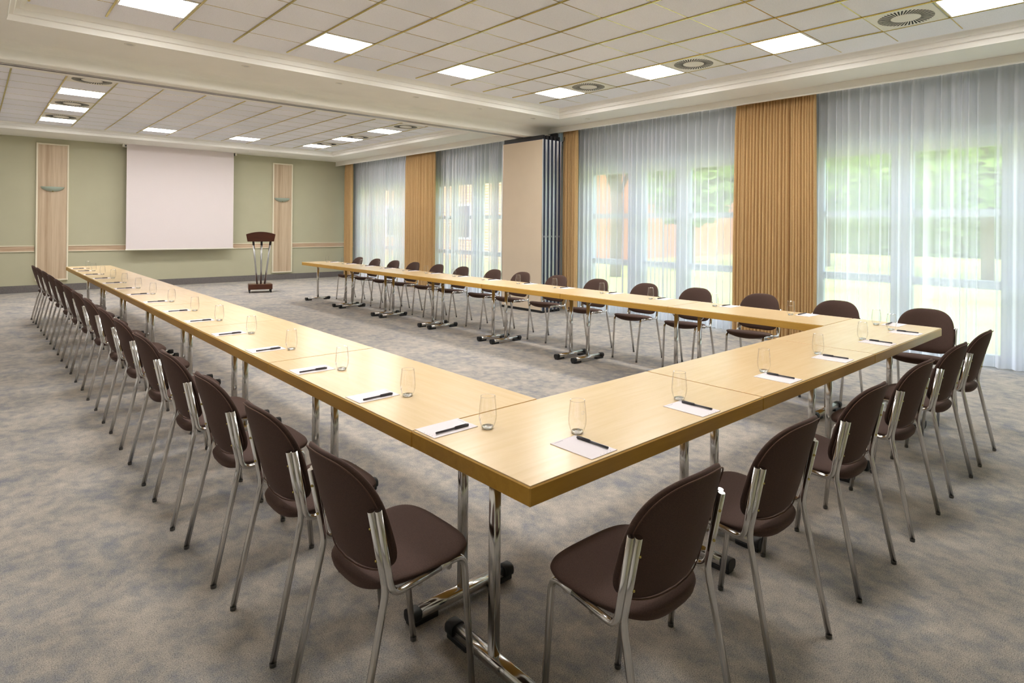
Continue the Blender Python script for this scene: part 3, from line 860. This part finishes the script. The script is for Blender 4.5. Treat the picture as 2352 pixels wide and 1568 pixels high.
hd = hm.build('hedge', M['hedge'], None, (42, -7.5, 1.6))
tag(hd, 'long dark green hedge closing the lawn behind the trees', 'hedge')
bd = empty('brick_building', (17, 24, -.12), 0, 'orange brick building across the garden behind the sheer curtains', 'building')
MB().box(-2, 26, -6, 22, 0, 9).build('wall', M['brick'], bd)
for zz in (1.0, 4.2):
    for yy in (-3.6, -.6, 2.4, 5.4, 9.4, 13.4):
        fo_ = MB().cbox(-2.06, -1.98, yy, yy + 1.5, zz, zz + 1.6, .01).build('window', M['upvc'], bd)
        MB().box(-2.07, -2.055, yy + .1, yy + 1.4, zz + .1, zz + 1.5).build('pane', M['navy'], fo_)
MB().box(-2.2, 26.2, -6.2, 22.2, 9, 9.4).build('roof', M['dark'], bd)

# ------------------------------------------------------------------ light, sky, camera
wd = bpy.data.worlds.new('sky'); S.world = wd; wd.use_nodes = True
nt = wd.node_tree; nt.nodes.clear()
out = nt.nodes.new('ShaderNodeOutputWorld'); bg = nt.nodes.new('ShaderNodeBackground')
bg.inputs[0].default_value = (.77, .86, 1.0, 1); bg.inputs[1].default_value = 2.35
nt.links.new(bg.outputs[0], out.inputs[0])
sd = bpy.data.lights.new('sun', 'SUN'); sd.energy = 2.0; sd.angle = radians(12); sd.color = (1, .96, .88)
so = bpy.data.objects.new('sun', sd); C.objects.link(so); so.rotation_euler = (radians(50), 0, radians(-72))

cam = bpy.data.cameras.new('camera'); co_ = bpy.data.objects.new('camera', cam); C.objects.link(co_)
yaw, pitch, roll, F = .7528, .0016, .0093, 1395.35
fwd0 = Vector((sin(yaw), cos(yaw), 0)); right0 = Vector((cos(yaw), -sin(yaw), 0)); up0 = Vector((0, 0, 1))
fwd = fwd0 * cos(pitch) + up0 * sin(pitch); up = up0 * cos(pitch) - fwd0 * sin(pitch)
right = right0 * cos(roll) + up * sin(roll); up2 = up * cos(roll) - right0 * sin(roll)
mw = Matrix(((right.x, up2.x, -fwd.x, -1.154), (right.y, up2.y, -fwd.y, -1.263), (right.z, up2.z, -fwd.z, 1.481), (0, 0, 0, 1)))
co_.matrix_world = mw
cam.sensor_width = 36; cam.lens = F / 2352 * 36
cam.shift_x = (1176 - 1240.1) / 2352; cam.shift_y = (518.57 - 784) / 2352
cam.clip_start = .05; cam.clip_end = 300
S.camera = co_
vs = S.view_settings
S.display_settings.display_device = 'sRGB'
vs.view_transform = 'Standard'; vs.look = 'None'; vs.gamma = 1; vs.use_curve_mapping = False
vs.exposure = 1.4
cy = S.cycles
cy.use_denoising = True
cy.max_bounces = 10; cy.diffuse_bounces = 6; cy.transparent_max_bounces = 24; cy.transmission_bounces = 8; cy.glossy_bounces = 5
cy.sample_clamp_indirect = 6
cy.caustics_reflective = False; cy.caustics_refractive = False
